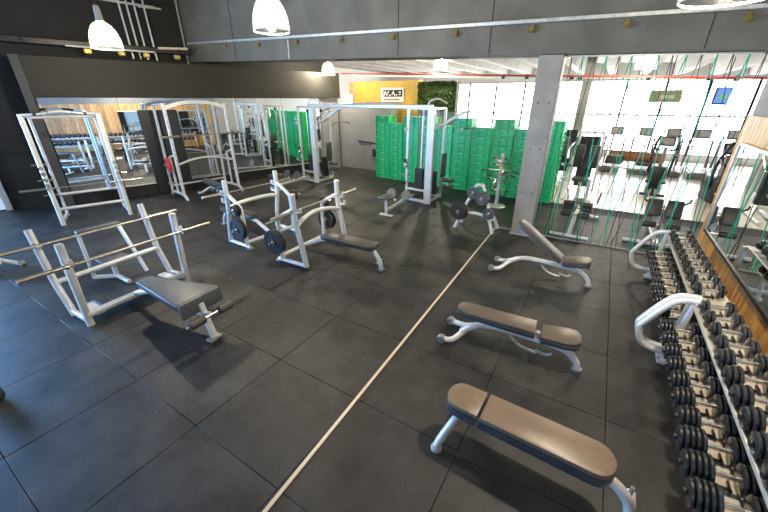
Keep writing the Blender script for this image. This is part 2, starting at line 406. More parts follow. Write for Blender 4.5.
# grey low wall, yellow wall, moss
struct('wall_back', MB().box((-8.25, 12.0, 1.22), (2.6, .5, 2.44), bev=.01), 'plaster', 'plain grey wall behind the cable station')
struct('wall_yellow', MB().box((-7.65, 12.65, 1.63), (2.85, .3, 3.26)), 'yellow', 'yellow brick-faced wall with white sign')
struct('wall_moss_backing', MB().box((-5.5, 12.66, 1.6), (1.45, .28, 3.2)), 'plaster')
mp_ = thing('plywood_panel', 'brown plywood panel beside the yellow wall', 'panel', (-9.25, 12.55, 0))
MB().box((0, 0, 2.83), (.34, .06, .82), bev=.005).build('sheet', 'ply', mp_); MB().box((0, .0, 1.21), (.3, .05, 2.42)).build('support', 'plaster', mp_)
tag(MB().box((0, 0, 0), (.36, .03, .36), bev=.004).build('white_sheet', 'white', None, (-8.85, 11.73, 2.62)), 'white blank board on top of the grey wall', 'board')
mg = MB(); lf = MB()
NX, NZ = 36, 30
for i in range(NX+1):
    for j in range(NZ+1):
        mg.v.append((-6.2 + 1.44*i/NX, 12.46 - random.random()*.07, 2.24 + .94*j/NZ))
for i in range(NX):
    for j in range(NZ): a = i*(NZ+1)+j; mg.f.append((a, a+NZ+1, a+NZ+2, a+1))
for k in range(2600):
    c = Vector((-6.2 + 1.44*random.random(), 12.36 + random.random()*.08, 2.24 + .95*random.random()))
    u = Vector((random.uniform(-1, 1), random.uniform(-.6, .2), random.uniform(-1, 1))).normalized()*.045
    w = u.cross(Vector((random.uniform(-1, 1), -1, random.uniform(-1, 1)))).normalized()*.022
    lf.add([c-u, c-w, c+u, c+w], [(0, 1, 2, 3)])
mo = thing('moss_panel', 'dark green moss panel high on the back wall', 'plant panel', (-5.5, 12.4, 2.2))
x = mg.build('moss_bed', 'moss', mo); x.location = (5.5, -12.4, -2.2)
x = lf.build('moss_leaves', 'leaf', mo, flat=True); x.location = (5.5, -12.4, -2.2); x['kind'] = 'stuff'
# sign on yellow wall
sg = thing('wall_sign', 'white rectangular sign with black lettering on the yellow wall', 'sign', (-7.33, 12.47, 2.77))
MB().box((0, 0, 0), (1.0, .03, .5), bev=.004).build('board', 'sign_white', sg)
MB().box((.03, -.017, .06), (.84, .008, .24)).build('black_band', 'ink', sg)
lt = MB()
for a, b in (((-.36, -.04), (-.30, .14)), ((-.30, .14), (-.24, -.02)), ((-.22, .0), (-.14, .15)), ((-.14, -.04), (-.05, .02)), ((.0, .0), (.06, .14)), ((.06, .14), (.12, -.03)), ((.17, -.03), (.23, .03)), ((.30, .10), (.38, .10)), ((.30, .02), (.38, .02))):
    lt.rect([(a[0], -.024, a[1]), (b[0], -.024, b[1])], .008, .035)
lt.build('lettering', 'sign_white', sg)
MB().box((-.02, -.02, -.16), (.7, .01, .04)).build('red_line', 'red_ink', sg)

# ------------------------------------------------------------------ overhead: tray, pipes, pendants
tr = thing('cable_tray', 'perforated galvanised cable tray along the dark beam', 'cable tray', (-4, PY-.42, 3.84))
tr.rotation_euler = (0, BS, 0)
MB().box((-.85, 0, .03), (12.7, .11, .055), bev=.004).build('tray', 'galv', tr)
for k in range(10):
    x = -6.9 + 1.35*k
    MB().rect([(x, .05, -.02), (x, -.02, -.09), (x, .05, -.12)], .05, .02).build('bracket', 'brass', tr)
MB().tube([(-3.1, .0, 0), (-3.1, .0, -.42)], .012, 8).build('drop_conduit', 'galv', tr)
pw = thing('red_pipe', 'thin red sprinkler pipe under the ribbed ceiling', 'pipe', (0, 12.05, 3.22))
MB().tube([(-9.4, 0, .32), (3.4, 0, -.19)], .026, 8).build('pipe', 'red_pipe', pw)
wp = thing('white_duct', 'white service duct running along the top of the yellow wall', 'duct', (0, 12.25, 3.16))
MB().box((-3.3, 0, .11), (11.4, .16, .07), BR).build('duct', 'white', wp)
for k, x in enumerate((-3.14, -2.44, -1.20, -.99, .61, 1.85, 2.35)):
    s = thing('track_spotlight', 'small black spotlight under the white duct, %s from the left' % ORD[k], 'spotlight', (x, 12.22, 3.232 - BS*x), group='spotlights under the duct')
    MB().box((0, 0, -.09), (.11, .12, .11), bev=.015).build('housing', 'black_plastic', s); MB().tube([(0, 0, .01), (0, 0, -.05)], .012, 6).build('stem', 'black_plastic', s)
# pipes on the black wall
cr = thing('conduit_frame', 'pale conduit frame and drop pipes on the black wall', 'conduit', wl(0, -.45, 0))
MB().rect([loc_w(.2, 0, 4.92), loc_w(3.1, 0, 4.90)], .05, .05).build('top_rail', 'galv', cr)
MB().rect([loc_w(3.1, 0, 4.90), loc_w(3.12, .45, 4.80), loc_w(2.6, .5, 4.78)], .05, .04).build('return_rail', 'galv', cr)
for q in (2.28, 2.45, 2.62, 2.84): MB().tube([loc_w(q, 0.02, 5.3), loc_w(q+.02, 0.02, 3.62)], .024, 8).build('drop_pipe', 'galv', cr)
MB().box(loc_w(.6, -.2, 4.9), (.3, .06, .06)).build('wall_bracket', 'galv', cr)
bt = thing('bus_track', 'black cable track with brass fittings above the header', 'track', wl(0, -.30, 3.80))
MB().rect([loc_w(-1.2, 0, .06), loc_w(3.7, 0, .06)], .10, .14).build('track', 'black_plastic', bt)
MB().rect([loc_w(.9, .25, -.02), loc_w(2.75, .25, -.02)], .10, .03).build('white_strip', 'white', bt)
for q in (1.3, 2.0, 2.55, 3.3): MB().box(loc_w(q, .22, -.10), (.10, .16, .12), wrot, bev=.02).build('fitting', 'brass', bt)
MB().rect([loc_w(2.9, .1, .10), loc_w(3.65, .1, .14)], .12, .06).build('pale_fitting', 'strip', bt)
for q in (.2, 1.8, 3.4): MB().rect([loc_w(q, -.45, .06), loc_w(q, .25, .06)], .05, .05).build('arm', 'black_plastic', bt)
vp = thing('wall_pipe', 'thin dark pipe running up the black wall', 'pipe', wl(3.75, -.72, 3.6))
MB().tube([(0, 0, 0), (0, 0, 2.2)], .03, 8).build('pipe', 'column', vp)

def pendant(loc, top, label):
    t = thing('pendant_lamp', label, 'lamp', loc, group='glass bell pendant lamps')
    R = .235; pr = []
    for i in range(13):
        a = i/12; pr.append((max(.03, R*math.sin(a*PI*.5)**.62*(1.0)), .40*(1-a**1.5)))
    sh = MB(); n = 48; vs = []; fs = []
    for i in range(n):
        th = 2*PI*i/n; k = 1 + (.012 if i % 2 else -.012)
        for r, h in pr: vs.append((r*k*math.cos(th), r*k*math.sin(th), h))
    m = len(pr)
    for i in range(n):
        q = (i+1) % n
        for j in range(m-1): fs.append((i*m+j, q*m+j, q*m+j+1, i*m+j+1))
    sh.add(vs, fs); s = sh.build('shade', 'shade', t)
    MB().tube([(R*math.cos(2*PI*i/32), R*math.sin(2*PI*i/32), 0) for i in range(33)], .007, 6).build('rim', 'white', s)
    MB().lathe([(0, .06), (.03, .055), (.05, .02), (.055, -.02), (.035, -.06), (0, -.075)], (0, 0, .27), n=14).build('bulb', 'bulb', t)
    MB().lathe([(.0, .62), (.035, .62), (.05, .56), (.055, .42), (.07, .39), (.04, .36), (.04, .32), (0, .32)], n=14).build('cap', 'galv', t)
    MB().tube([(0, 0, .6), (0, 0, top-loc[2])], .008, 6).build('cord', 'black_plastic', t)
    ld = bpy.data.lights.new('pendant_light', 'POINT'); ld.energy = LAMP_W; ld.color = (1, .86, .66); ld.shadow_soft_size = .09
    lo = bpy.data.objects.new('pendant_light', ld); COL.objects.link(lo); lo.parent = t; lo.location = (0, 0, .14)
for loc, top, lb in (((.43, 3.12, 3.14), 5.84, 'bell glass pendant lamp cut by the top edge of the picture'),
                     ((-4.15, 3.84, 3.44), 5.84, 'large lit bell glass pendant lamp before the dark beam'),
                     ((-7.75, 3.36, 3.42), 5.84, 'lit bell glass pendant lamp above the charcoal header'),
                     ((-8.95, 10.7, 3.42), 4.10, 'small lit pendant lamp at the end of the charcoal header'),
                     ((-5.2, 12.0, 3.52), 4.10, 'pale pendant lamp under the ribbed ceiling before the moss panel'),
                     ((.45, 11.4, 3.30), 4.10, 'pendant lamp seen through the cords under the ribbed ceiling')):
    pendant(loc, top, lb)

# ------------------------------------------------------------------ cord partition
cp = thing('cord_partition', 'partition of green and black elastic cords strung beside the column', 'partition', (-.9, PY, 0))
MB().box((1.27, 0, 3.255), (2.5, .06, .05), BR, bev=.004).build('top_rail', 'galv', cp)
rng = random.Random(3); k = 0
for i in range(15):
    xt = .10 + .175*i; m = 'cord_black' if i % 2 == 0 else 'cord_green'
    for s in (-1, 1):
        xb = xt + s*rng.uniform(.06, .42) + rng.uniform(-.1, .1)
        xb = min(max(xb, .02), 2.55)
        MB().tube([(xt, 0, 3.30 - BS*xt), (xb, .0, .02)], .006 if i % 2 == 0 else .0088, 6).build('cord', m, cp)

# ------------------------------------------------------------------ green crates
crate = thing('stacking_crate', 'green plastic crate', 'crate')
CW, CD, CHH = .58, .40, .235
cb = MB()
cb.box((0, 0, CHH/2), (CW-.06, CD-.06, CHH-.02))
for z in (.012, CHH-.022): cb.box((0, 0, z), (CW, CD, .030), bev=.003)
cb.box((0, 0, CHH*.45), (CW-.01, CD-.01, .02))
for x in (-CW/2+.015, -.1, .1, CW/2-.015):
    for s in (-1, 1): cb.box((x, s*(CD/2-.012), CHH/2), (.028, .026, CHH-.01))
cb.build('shell', 'green', crate)
MB().box((0, -CD/2+.004, CHH*.72), (.17, .014, .03), bev=.004).build('handle_slot', 'crate_light', crate)
stacks = [(-6.70, 10.95, 9), (-6.12, 10.86, 8), (-5.50, 10.78, 9), (-4.90, 10.72, 9), (-4.28, 10.66, 8), (-3.68, 10.62, 9), (-3.06, 10.56, 8), (-2.45, 10.52, 9), (-1.83, 10.46, 8), (-1.21, 10.40, 9)]
first = True
for si, (x, y, n) in enumerate(stacks):
    for k in range(n):
        lb = 'green plastic crate, %s from the floor in the %s stack from the grey wall' % (ORD[k], ORD[si])
        loc = (x + rng.uniform(-.006, .006), y + rng.uniform(-.01, .01), k*CHH)
        if first: crate.location = loc; tag(crate, lb, 'crate', 'green crates stacked as a wall'); first = False; crate.rotation_euler = (0, 0, -.09)
        else: dup(crate, loc, -.09, lb, 'green crates stacked as a wall')

# ------------------------------------------------------------------ gym parts
def bar_bell(loc, rz, label, L=2.2):
    t = thing('barbell', label, 'barbell', loc, rz)
    MB().tube([(0, -L/2+.42, 0), (0, L/2-.42, 0)], .0145, 10).build('shaft', 'bar_steel', t)
    for s in (-1, 1):
        MB().lathe([(0, 0), (.025, 0), (.025, .40), (.0, .40)], (0, s*(L/2-.41), 0), (0, s, 0), 14).build('sleeve', 'bar_steel', t)
        MB().lathe([(0, 0), (.037, 0), (.037, .03), (0, .03)], (0, s*(L/2-.44), 0), (0, s, 0), 14).build('collar', 'chrome', t)
    return t
PLATE = {}
def plate(loc, axis_rz, r, th, label, m='iron', group=None):
    t = thing('weight_plate', label, 'weight plate', loc, axis_rz, group)
    key = (r, th, m)
    if key not in PLATE:
        b = MB().lathe([(.026, -th/2), (.055, -th/2-.004), (.065, -th*.28), (r*.78, -th*.28), (r*.82, -th/2), (r-.008, -th/2), (r, -th/2+.008), (r, th/2-.008), (r-.008, th/2), (r*.82, th/2), (r*.78, th*.28), (.065, th*.28), (.055, th/2+.004), (.026, th/2)], (0, 0, 0), (0, 1, 0), 28, close=True)
        for a in range(3):
            an = PI/2 + a*2*PI/3
            b.box((math.cos(an)*r*.42, 0, math.sin(an)*r*.42), (.05, th*.85, r*.62), Matrix.Rotation(-an+PI/2, 4, 'Y'))
        h = MB().lathe([(.022, -th/2-.008), (.04, -th/2-.008), (.04, th/2+.008), (.022, th/2+.008)], (0, 0, 0), (0, 1, 0), 16, close=True)
        PLATE[key] = (b.mesh('disc', m), h.mesh('hub_ring', 'chrome'))
    link('disc', PLATE[key][0], t); link('hub_ring', PLATE[key][1], t)
    return t

# --- flat bench nearest the camera
def pad(mb, poly, z0, z1, bev=.02, mtx=None): return mb.prism(poly, z0, z1, bev, 2, mtx)
fb = thing('flat_bench', 'flat bench with brown-lit black padding and split headrest, nearest the camera', 'bench', (0, 2.03, 0), math.radians(-2))
hp = [(-.53 + .11*math.cos(t), .135*math.sin(t)) for t in [PI/2 + PI*i/10 for i in range(11)]] + [(-.36, -.135), (-.36, .135)]
pad(MB(), hp, .410, .455, .014).build('head_pad', 'vinyl_lamp_tint', fb)
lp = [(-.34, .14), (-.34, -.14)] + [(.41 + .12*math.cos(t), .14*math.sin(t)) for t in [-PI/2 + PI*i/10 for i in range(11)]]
pad(MB(), lp, .410, .455, .014).build('seat_pad', 'vinyl_lamp_tint', fb)
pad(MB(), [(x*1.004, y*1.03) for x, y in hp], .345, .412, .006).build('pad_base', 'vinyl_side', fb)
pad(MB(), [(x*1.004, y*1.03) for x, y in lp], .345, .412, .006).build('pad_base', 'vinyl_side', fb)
MB().rect([(-.5, 0, .325), (.42, 0, .325)], .06, .05).build('spine', 'steel_paint', fb)
MB().tube([(-.47, 0, .33), (-.53, -.07, .26), (-.60, -.18, .10), (-.62, -.22, .03)], .034, 12, True).build('leg', 'steel_paint', fb)
MB().tube([(-.47, 0, .33), (-.53, .07, .26), (-.60, .18, .10), (-.62, .22, .03)], .034, 12, True).build('leg', 'steel_paint', fb)
for s in (-1, 1): MB().lathe([(0, .03), (.04, .03), (.046, .015), (.046, 0), (0, 0)], (-.62, s*.22, 0), n=16).build('foot', 'steel_paint', fb)
MB().tube([(.36, 0, .33), (.52, 0, .31), (.64, .0, .21), (.70, .02, .03)], .036, 12, True).build('leg', 'steel_paint', fb)
MB().tube([(.70, -.22, .035), (.70, .22, .035)], .034, 12).build('foot_bar', 'steel_paint', fb)
MB().tube([(.68, .14, .05), (.68, .14, .18)], .014, 8).build('handle_peg', 'grey_plastic', fb)

# --- adjustable benches
def adj_bench(label, loc, rz, incline, pm_='vinyl_lamp_tint_dim'):
    t = thing('adjustable_bench', label, 'bench', loc, rz, 'adjustable benches')
    # spine: from seat end (+x) to rear feet (-x)
    MB().rect([(-.62, 0, .09), (-.5, 0, .20), (-.30, 0, .262), (0, 0, .262), (.35, 0, .235), (.50, 0, .20), (.60, 0, .10), (.625, 0, .03)], .065, .055, True).build('spine', 'steel_paint', t)
    MB().lathe([(0, .03), (.05, .03), (.05, 0), (0, 0)], (.625, 0, 0), n=14).build('foot', 'grey_plastic', t)
    for s in (-1, 1):
        MB().tube([(-.42, 0, .235), (-.56, s*.05, .15), (-.68, s*.17, .06), (-.80, s*.20, .05)], .034, 10, True).build('leg', 'steel_paint', t)
        MB().lathe([(0, -.035), (.045, -.035), (.05, -.02), (.05, .02), (.045, .035), (0, .035)], (-.80, s*.20, .05), (0, 1, 0), 16).build('transport_wheel', 'grey_plastic', t)
    MB().tube([(-.10, .035, .27), (-.07, .035, .17), (.05, .035, .08), (.22, .035, .05)], .018, 8, True, .012).build('ladder_arc', 'galv', t)
    MB().tube([(.20, -.05, .14), (.30, -.05, .12), (.36, -.05, .15)], .016, 8, True).build('seat_arc', 'galv', t)
    a = math.radians(incline)
    piv = Matrix.Translation((.16, 0, .325)) @ RY(a)
    bp = [(0, .13), (0, -.13), (-.6, -.13)] + [(-.74 + .09*math.cos(q), .12*math.sin(q)) for q in [3*PI/2 - PI*i/8 for i in range(9)]] + [(-.6, .13)]
    bp = [(0, .125), (-.75, .115), (-.83, .08), (-.85, 0), (-.83, -.08), (-.75, -.115), (0, -.125)]
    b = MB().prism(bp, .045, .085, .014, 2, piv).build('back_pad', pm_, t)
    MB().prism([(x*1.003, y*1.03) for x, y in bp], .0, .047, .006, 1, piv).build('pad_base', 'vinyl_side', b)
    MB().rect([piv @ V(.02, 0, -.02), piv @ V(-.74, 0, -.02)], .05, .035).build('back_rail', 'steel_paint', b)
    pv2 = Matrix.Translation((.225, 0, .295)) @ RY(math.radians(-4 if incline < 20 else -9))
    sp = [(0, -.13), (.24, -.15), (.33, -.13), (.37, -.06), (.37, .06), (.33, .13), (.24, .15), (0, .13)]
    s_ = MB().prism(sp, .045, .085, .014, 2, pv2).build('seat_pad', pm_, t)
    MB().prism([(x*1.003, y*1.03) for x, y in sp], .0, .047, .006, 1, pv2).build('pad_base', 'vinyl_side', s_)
    MB().box((.19, 0, .31), (.05, .06, .09), bev=.01).build('hinge', 'galv', t)
    MB().tube([(.56, 0, .30), (.60, 0, .27)], .02, 8).build('handle', 'grey_plastic', t)
    return t
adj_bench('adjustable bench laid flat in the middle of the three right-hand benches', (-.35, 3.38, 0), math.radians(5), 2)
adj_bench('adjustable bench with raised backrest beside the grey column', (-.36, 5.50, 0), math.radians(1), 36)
adj_bench('adjustable bench with flat pads standing at the tall rack by the mirror', (-9.30, 5.80, 0), math.radians(-8), 4, 'vinyl_blue')
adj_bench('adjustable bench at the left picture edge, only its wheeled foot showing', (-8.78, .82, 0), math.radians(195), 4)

# --- bench press stations
def bench_press(label, loc, rz):
    t = thing('bench_press', label, 'bench press', loc, rz, 'bench press stations')
    for s in (-1, 1):
        y = s*.575
        MB().tube([(.12, y, .03), (.07, y, .35), (-.01, y, .75), (-.03, y, 1.0), (-.03, y, 1.26)], .042, 12, True, .05).build('upright', 'steel_paint', t)
        MB().tube([(.12, y, .045), (-.52, y, .045)], .035, 10).build('base_rail', 'steel_paint', t)
        MB().tube([(-.42, y, .05), (-.42, y, .70), (-.34, y, .84), (-.03, y, 1.02)], .035, 10, True).build('rear_post', 'steel_paint', t)
        for z, xx in ((1.0, .06), (.86, .08)):
            MB().rect([(xx-.07, y, z-.02), (xx, y, z-.03), (xx+.05, y, z-.02), (xx+.05, y, z+.05)], .05, .022).build('bar_hook', 'steel_paint', t)
        for z in (.42, .78): MB().tube([(-.42, y, z), (-.42, y+s*.26, z)], .024, 10).build('plate_peg', 'chrome', t)
        MB().box((-.5, y, .02), (.12, .11, .04), bev=.01).build('foot', 'grey_plastic', t)
    MB().tube([(.0, -.575, .74), (-.06, -.3, .80), (-.10, 0, .82), (-.06, .3, .80), (.0, .575, .74)], .038, 10, True).build('cross_tube', 'steel_paint', t)
    MB().tube([(-.42, -.575, .12), (-.42, .575, .12)], .035, 10).build('rear_tube', 'steel_paint', t)
    MB().rect([(-.42, 0, .12), (-.1, 0, .26), (.15, 0, .33), (1.0, 0, .33), (1.14, 0, .27), (1.22, 0, .14), (1.25, 0, .03)], .06, .06, True).build('spine', 'steel_paint', t)
    bp = [(.06, -.10), (.20, -.13), (1.08, -.15), (1.15, -.10), (1.15, .10), (1.08, .15), (.20, .13), (.06, .10)]
    b = MB().prism(bp, .375, .44, .018, 2).build('bench_pad', 'vinyl', t)
    MB().prism([(x, y*.9) for x, y in bp], .35, .378, .004, 1).build('pad_base', 'vinyl_side', b)
    MB().tube([(1.21, -.17, .16), (1.21, .17, .16)], .014, 8).build('foot_peg', 'chrome', t)
    for s in (-1, 1): MB().lathe([(0, 0), (.02, 0), (.02, .06), (0, .06)], (1.21, s*.12, .16), (0, s, 0), 10).build('peg_grip', 'black_plastic', t)
    MB().box((1.25, 0, .015), (.10, .12, .03), bev=.008).build('foot', 'grey_plastic', t)
    return t
B2 = V(-3.97, 4.28, 0); B3 = V(-5.78, 4.35, 0)
bench_press('bench press station in mid-floor with its pad pointing right', B2, math.radians(2))
bench_press('bench press station behind the mid-floor one, its pad pointing to the mirror', B3, math.radians(180-3))
bar_bell((B2.x+.04, B2.y-.02, 1.01), math.radians(2), 'bare barbell resting on the mid-floor bench press station')
bar_bell((B3.x-.05, B3.y, 1.01), math.radians(-3), 'bare barbell on the bench press station nearer the mirror', 2.0)
def pl_on(B, rz, s, z, offs, rs, where, station, gm='iron'):
    c, sn = math.cos(rz), math.sin(rz)
    for o, r in zip(offs, rs):
        lx, ly = -.42, s*(.575 + o)
        plate((B.x + lx*c - ly*sn, B.y + lx*sn + ly*c, z), rz, r, .04, 'black %s plate on the %s peg of the %s' % ('outer' if o > .12 else 'inner', where, station), gm, 'plates on the bench press stations')
r2 = math.radians(2); r3 = math.radians(177)
pl_on(B2, r2, -1, .42, (.08, .15), (.20, .22), 'near lower', 'mid-floor bench press')
pl_on(B2, r2, 1, .42, (.08, .15), (.19, .20), 'far lower', 'mid-floor bench press')
pl_on(B2, r2, 1, .78, (.08,), (.11,), 'far upper', 'mid-floor bench press')
pl_on(B3, r3, 1, .42, (.08, .15), (.19, .21), 'near lower', 'bench press nearer the mirror')
pl_on(B3, r3, 1, .78, (.08, .14), (.11, .10), 'near upper', 'bench press nearer the mirror')
pl_on(B3, r3, -1, .78, (.08, .14), (.11, .10), 'far upper', 'bench press nearer the mirror')

# --- decline press station at left
dp = thing('decline_press', 'decline press station with slate trapezoid pad and foot rollers, front left', 'bench press', (-5.08, 1.74, 0), math.radians(3))
for s in (-1, 1):
    y = s*.655
    MB().rect([(.0, y, 0), (.0, y, .2), (.06, y, 1.12)], .075, .075).build('front_post', 'steel_paint', dp)
    MB().tube([(-.40, y, .02), (-.62, y, .46), (-.67, y, .75), (-.74, y, 1.15)], .04, 12, False).build('rear_post', 'steel_paint', dp)
    MB().rect([(.0, y, .07), (-.42, y, .07)], .05, .07).build('base_rail', 'steel_paint', dp)
    MB().rect([(.05, y, .86), (.12, y, .85), (.17, y, .87), (.17, y, .95)], .05, .022).build('bar_hook', 'steel_paint', dp)
    MB().rect([(-.76, y, .93), (-.64, y, .92), (-.58, y, .97)], .05, .022).build('bar_hook', 'steel_paint', dp)
MB().rect([(.0, -.655, .15), (.0, .655, .15)], .10, .06).build('front_beam', 'steel_paint', dp)
MB().tube([(-.61, -.655, .45), (-.61, .655, .45)], .034, 10).build('rear_tube', 'steel_paint', dp)
stp = MB().box((-.22, 0, .10), (.36, .86, .035), bev=.006).build('step_plate', 'rub', dp)
rb = MB()
for k in range(17): rb.box((-.22, -.40+.05*k, .122), (.34, .018, .012))
rb.build('tread_rib', 'rub', stp)
for s in (-1, 1): MB().box((-.22, s*.5, .09), (.36, .12, .05), bev=.006).build('step_end', 'steel_paint', dp)
MB().rect([(.0, -.05, .17), (.5, -.06, .33), (1.45, -.08, .40)], .07, .05).build('spine', 'steel_paint', dp)
MB().rect([(1.50, -.08, .46), (1.62, -.08, .03)], .07, .06).build('foot_post', 'steel_paint', dp)
MB().box((1.62, -.08, .015), (.10, .16, .03), bev=.006).build('foot', 'grey_plastic', dp)
pm = Matrix.Translation((.33, -.06, .385)) @ RY(math.radians(-4))
MB().prism([(0, -.10), (1.12, -.27), (1.16, -.25), (1.16, .25), (1.12, .27), (0, .10), (-.03, .06), (-.03, -.06)], .0, .085, .022, 3, pm).build('bench_pad', 'vinyl_blue', dp)
MB().prism([(-.0, -.255), (.045, -.26), (.045, .26), (-.0, .255)], .0, .19, .018, 2, pm @ Matrix.Translation((1.14, 0, -.11))).build('pad_end', 'vinyl_blue', dp)
MB().rect([(1.36, -.08, .30), (1.66, -.08, .36)], .05, .05).build('roller_arm', 'steel_paint', dp)
MB().tube([(1.66, -.38, .35), (1.66, .22, .35)], .014, 8).build('roller_axle', 'chrome', dp)
for y in (-.25, .11): MB().lathe([(0, -.09), (.042, -.09), (.05, -.08), (.05, .08), (.042, .09), (0, .09)], (1.66, y, .35), (0, 1, 0), 18).build('foot_roller', 'vinyl', dp)
bar_bell((-4.86, 1.72, .89), math.radians(1), 'bare barbell across the front posts of the decline press', 2.2)
bar_bell((-5.70, 1.70, .96), math.radians(1), 'bare barbell across the rear posts of the decline press', 2.2)
# small arm-rest seat behind
ps = thing('preacher_seat', 'low curl seat with slate arm pad behind the decline press', 'bench', (-6.40, 1.92, 0), math.radians(0))
MB().box((0, 0, .80), (.12, .58, .055), bev=.02, seg=2).build('arm_pad', 'vinyl_blue', ps)
MB().rect([(0, -.27, .78), (0.0, -.27, .03)], .05, .05).build('post', 'steel_paint', ps)
MB().rect([(0, .26, .78), (.42, .30, .03)], .05, .05).build('post', 'steel_paint', ps)
MB().box((.22, -.05, .36), (.42, .36, .06), bev=.02, seg=2).build('seat_pad', 'vinyl_blue', ps)
MB().rect([(.22, -.05, .33), (.22, -.05, .06)], .06, .06).build('seat_post', 'steel_paint', ps)
MB().rect([(.0, -.27, .05), (.25, -.05, .05), (.62, -.05, .05)], .06, .05).build('base_rail', 'steel_paint', ps)

# --- squat racks
def rack1():
    t = thing('squat_rack', 'silver squat rack with a barbell before the mirror at far left', 'squat rack', (-9.86, 3.03, 0), math.radians(-19))
    for s in (-1, 1):
        y = s*.63
        MB().tube([(.06, y, .02), (.0, y-s*.01, 2.34)], .045, 12).build('upright', 'steel_paint', t)
        MB().rect([(-.85, y-s*.06, .02), (-.80, y-s*.06, 2.28)], .06, .06).build('rear_post', 'steel_paint', t)
        MB().rect([(.0, y, .08), (-.85, y-s*.06, .08)], .06, .06).build('base_rail', 'steel_paint', t)
        MB().rect([(.0, y, 2.31), (-.8, y-s*.06, 2.27)], .06, .05).build('top_rail', 'steel_paint', t)
        for k in range(4):
            MB().lathe([(.022, -.02), (.04, -.02), (.04, .02), (.022, .02)], (.075, y, .92+.12*k), (1, 0, 0), 12, close=True).build('adjust_ring', 'chrome', t)
        MB().rect([(.02, y, .80), (.10, y, .80), (.13, y, .86)], .05, .025).build('bar_hook', 'steel_paint', t)
        for z in (.55, .9, 1.25): MB().tube([(-.82, y-s*.06, z), (-.82, y+s*.22, z)], .024, 8).build('plate_peg', 'chrome', t)
    MB().tube([(-.78, -.57, .55), (-.78, .57, .55)], .035, 10).build('rear_tube', 'steel_paint', t)
    MB().tube([(-.05, -.62, .36), (-.05, .62, .36)], .035, 10).build('lower_tube', 'steel_paint', t)
    MB().rect([(-.78, -.57, 2.25), (-.78, .57, 2.25)], .05, .05).build('rear_top_tube', 'steel_paint', t)
    MB().tube([(.0, -.62, 2.32), (.14, -.35, 2.34), (.16, 0, 2.38), (.14, .35, 2.34), (.0, .62, 2.32)], .026, 10, True).build('pull_up_bar', 'steel_paint', t)
    for s in (-1, 1): MB().tube([(.12, s*.42, 2.335), (.155, s*.18, 2.365)], .032, 10).build('grip', 'rub', t)
    return t
R1 = rack1()
def on(t, x, y, z):
    r = t.rotation_euler[2]; c, s = math.cos(r), math.sin(r); l = t.location
    return (l.x + x*c - y*s, l.y + x*s + y*c, z)
bar_bell(on(R1, .115, 0, .86), math.radians(-19), 'bare barbell resting low on the squat rack at far left', 2.2)
for s, nm in ((-1, 'near'), (1, 'far')):
    for z, r, hn in ((.55, .20, 'low'), (.9, .14, 'middle'), (1.25, .12, 'high')):
        plate(on(R1, -.82, s*.70, z), math.radians(-19), r, .045, 'black plate on the %s %s storage peg of the far left squat rack' % (nm, hn), 'iron', 'plates on the squat rack')
def rack2():
    t = thing('smith_rack', 'tall silver rack with arched cross tubes and a red plate by the black board', 'squat rack', (-9.62, 5.88, 0), math.radians(-11))
    for s in (-1, 1):
        y = s*.80
        MB().rect([(.0, y, .12), (.0, y-s*.02, 2.52)], .075, .075).build('upright', 'steel_paint', t)
        MB().rect([(-.95, y, .05), (-.80, y-s*.02, 2.50)], .06, .06).build('rear_post', 'steel_paint', t)
        MB().tube([(.22, y, .03), (.08, y, .13), (-.2, y, .16), (-.8, y, .13), (-1.0, y, .03)], .04, 10, True).build('base_rail', 'steel_paint', t)
        MB().rect([(.0, y, 2.50), (-.8, y, 2.48)], .05, .05).build('top_rail', 'steel_paint', t)
        for k in range(13): MB().tube([(.03, y, .55+.14*k), (.10, y, .56+.14*k)], .012, 6).build('pin', 'chrome', t)
        for z in (.45, .95): MB().tube([(-.45, y, z), (-.45, y+s*.2, z)], .022, 8).build('plate_peg', 'chrome', t)
        MB().rect([(-.45, y, .12), (-.45, y, 1.15), (-.02, y, 1.25)], .05, .05).build('peg_post', 'steel_paint', t)
    MB().rect([(.0, -.8, 2.40), (.05, -.4, 2.52), (.06, 0, 2.55), (.05, .4, 2.52), (.0, .8, 2.40)], .05, .09, True).build('top_arch', 'steel_paint', t)
    MB().tube([(-.10, -.8, .95), (-.1, -.4, 1.06), (-.1, 0, 1.10), (-.1, .4, 1.06), (-.1, .8, .95)], .03, 10, True).build('lower_arch', 'steel_paint', t)
    MB().rect([(-.85, -.78, .30), (-.85, .78, .30)], .05, .05).build('rear_tube', 'steel_paint', t)
    return t
R2 = rack2()
bar_bell(on(R2, .07, .05, 1.72), math.radians(-11), 'bare barbell high across the tall arched rack', 2.2)
plate(on(R2, -.45, -.88, .95), math.radians(-11), .20, .05, 'red plate on the near peg of the tall arched rack', 'red')
plate(on(R2, -.45, .88, .95), math.radians(-11), .14, .04, 'black plate on the far upper peg of the tall arched rack', 'iron')
plate(on(R2, -.45, .88, .45), math.radians(-11), .18, .04, 'black plate on the far lower peg of the tall arched rack', 'iron')

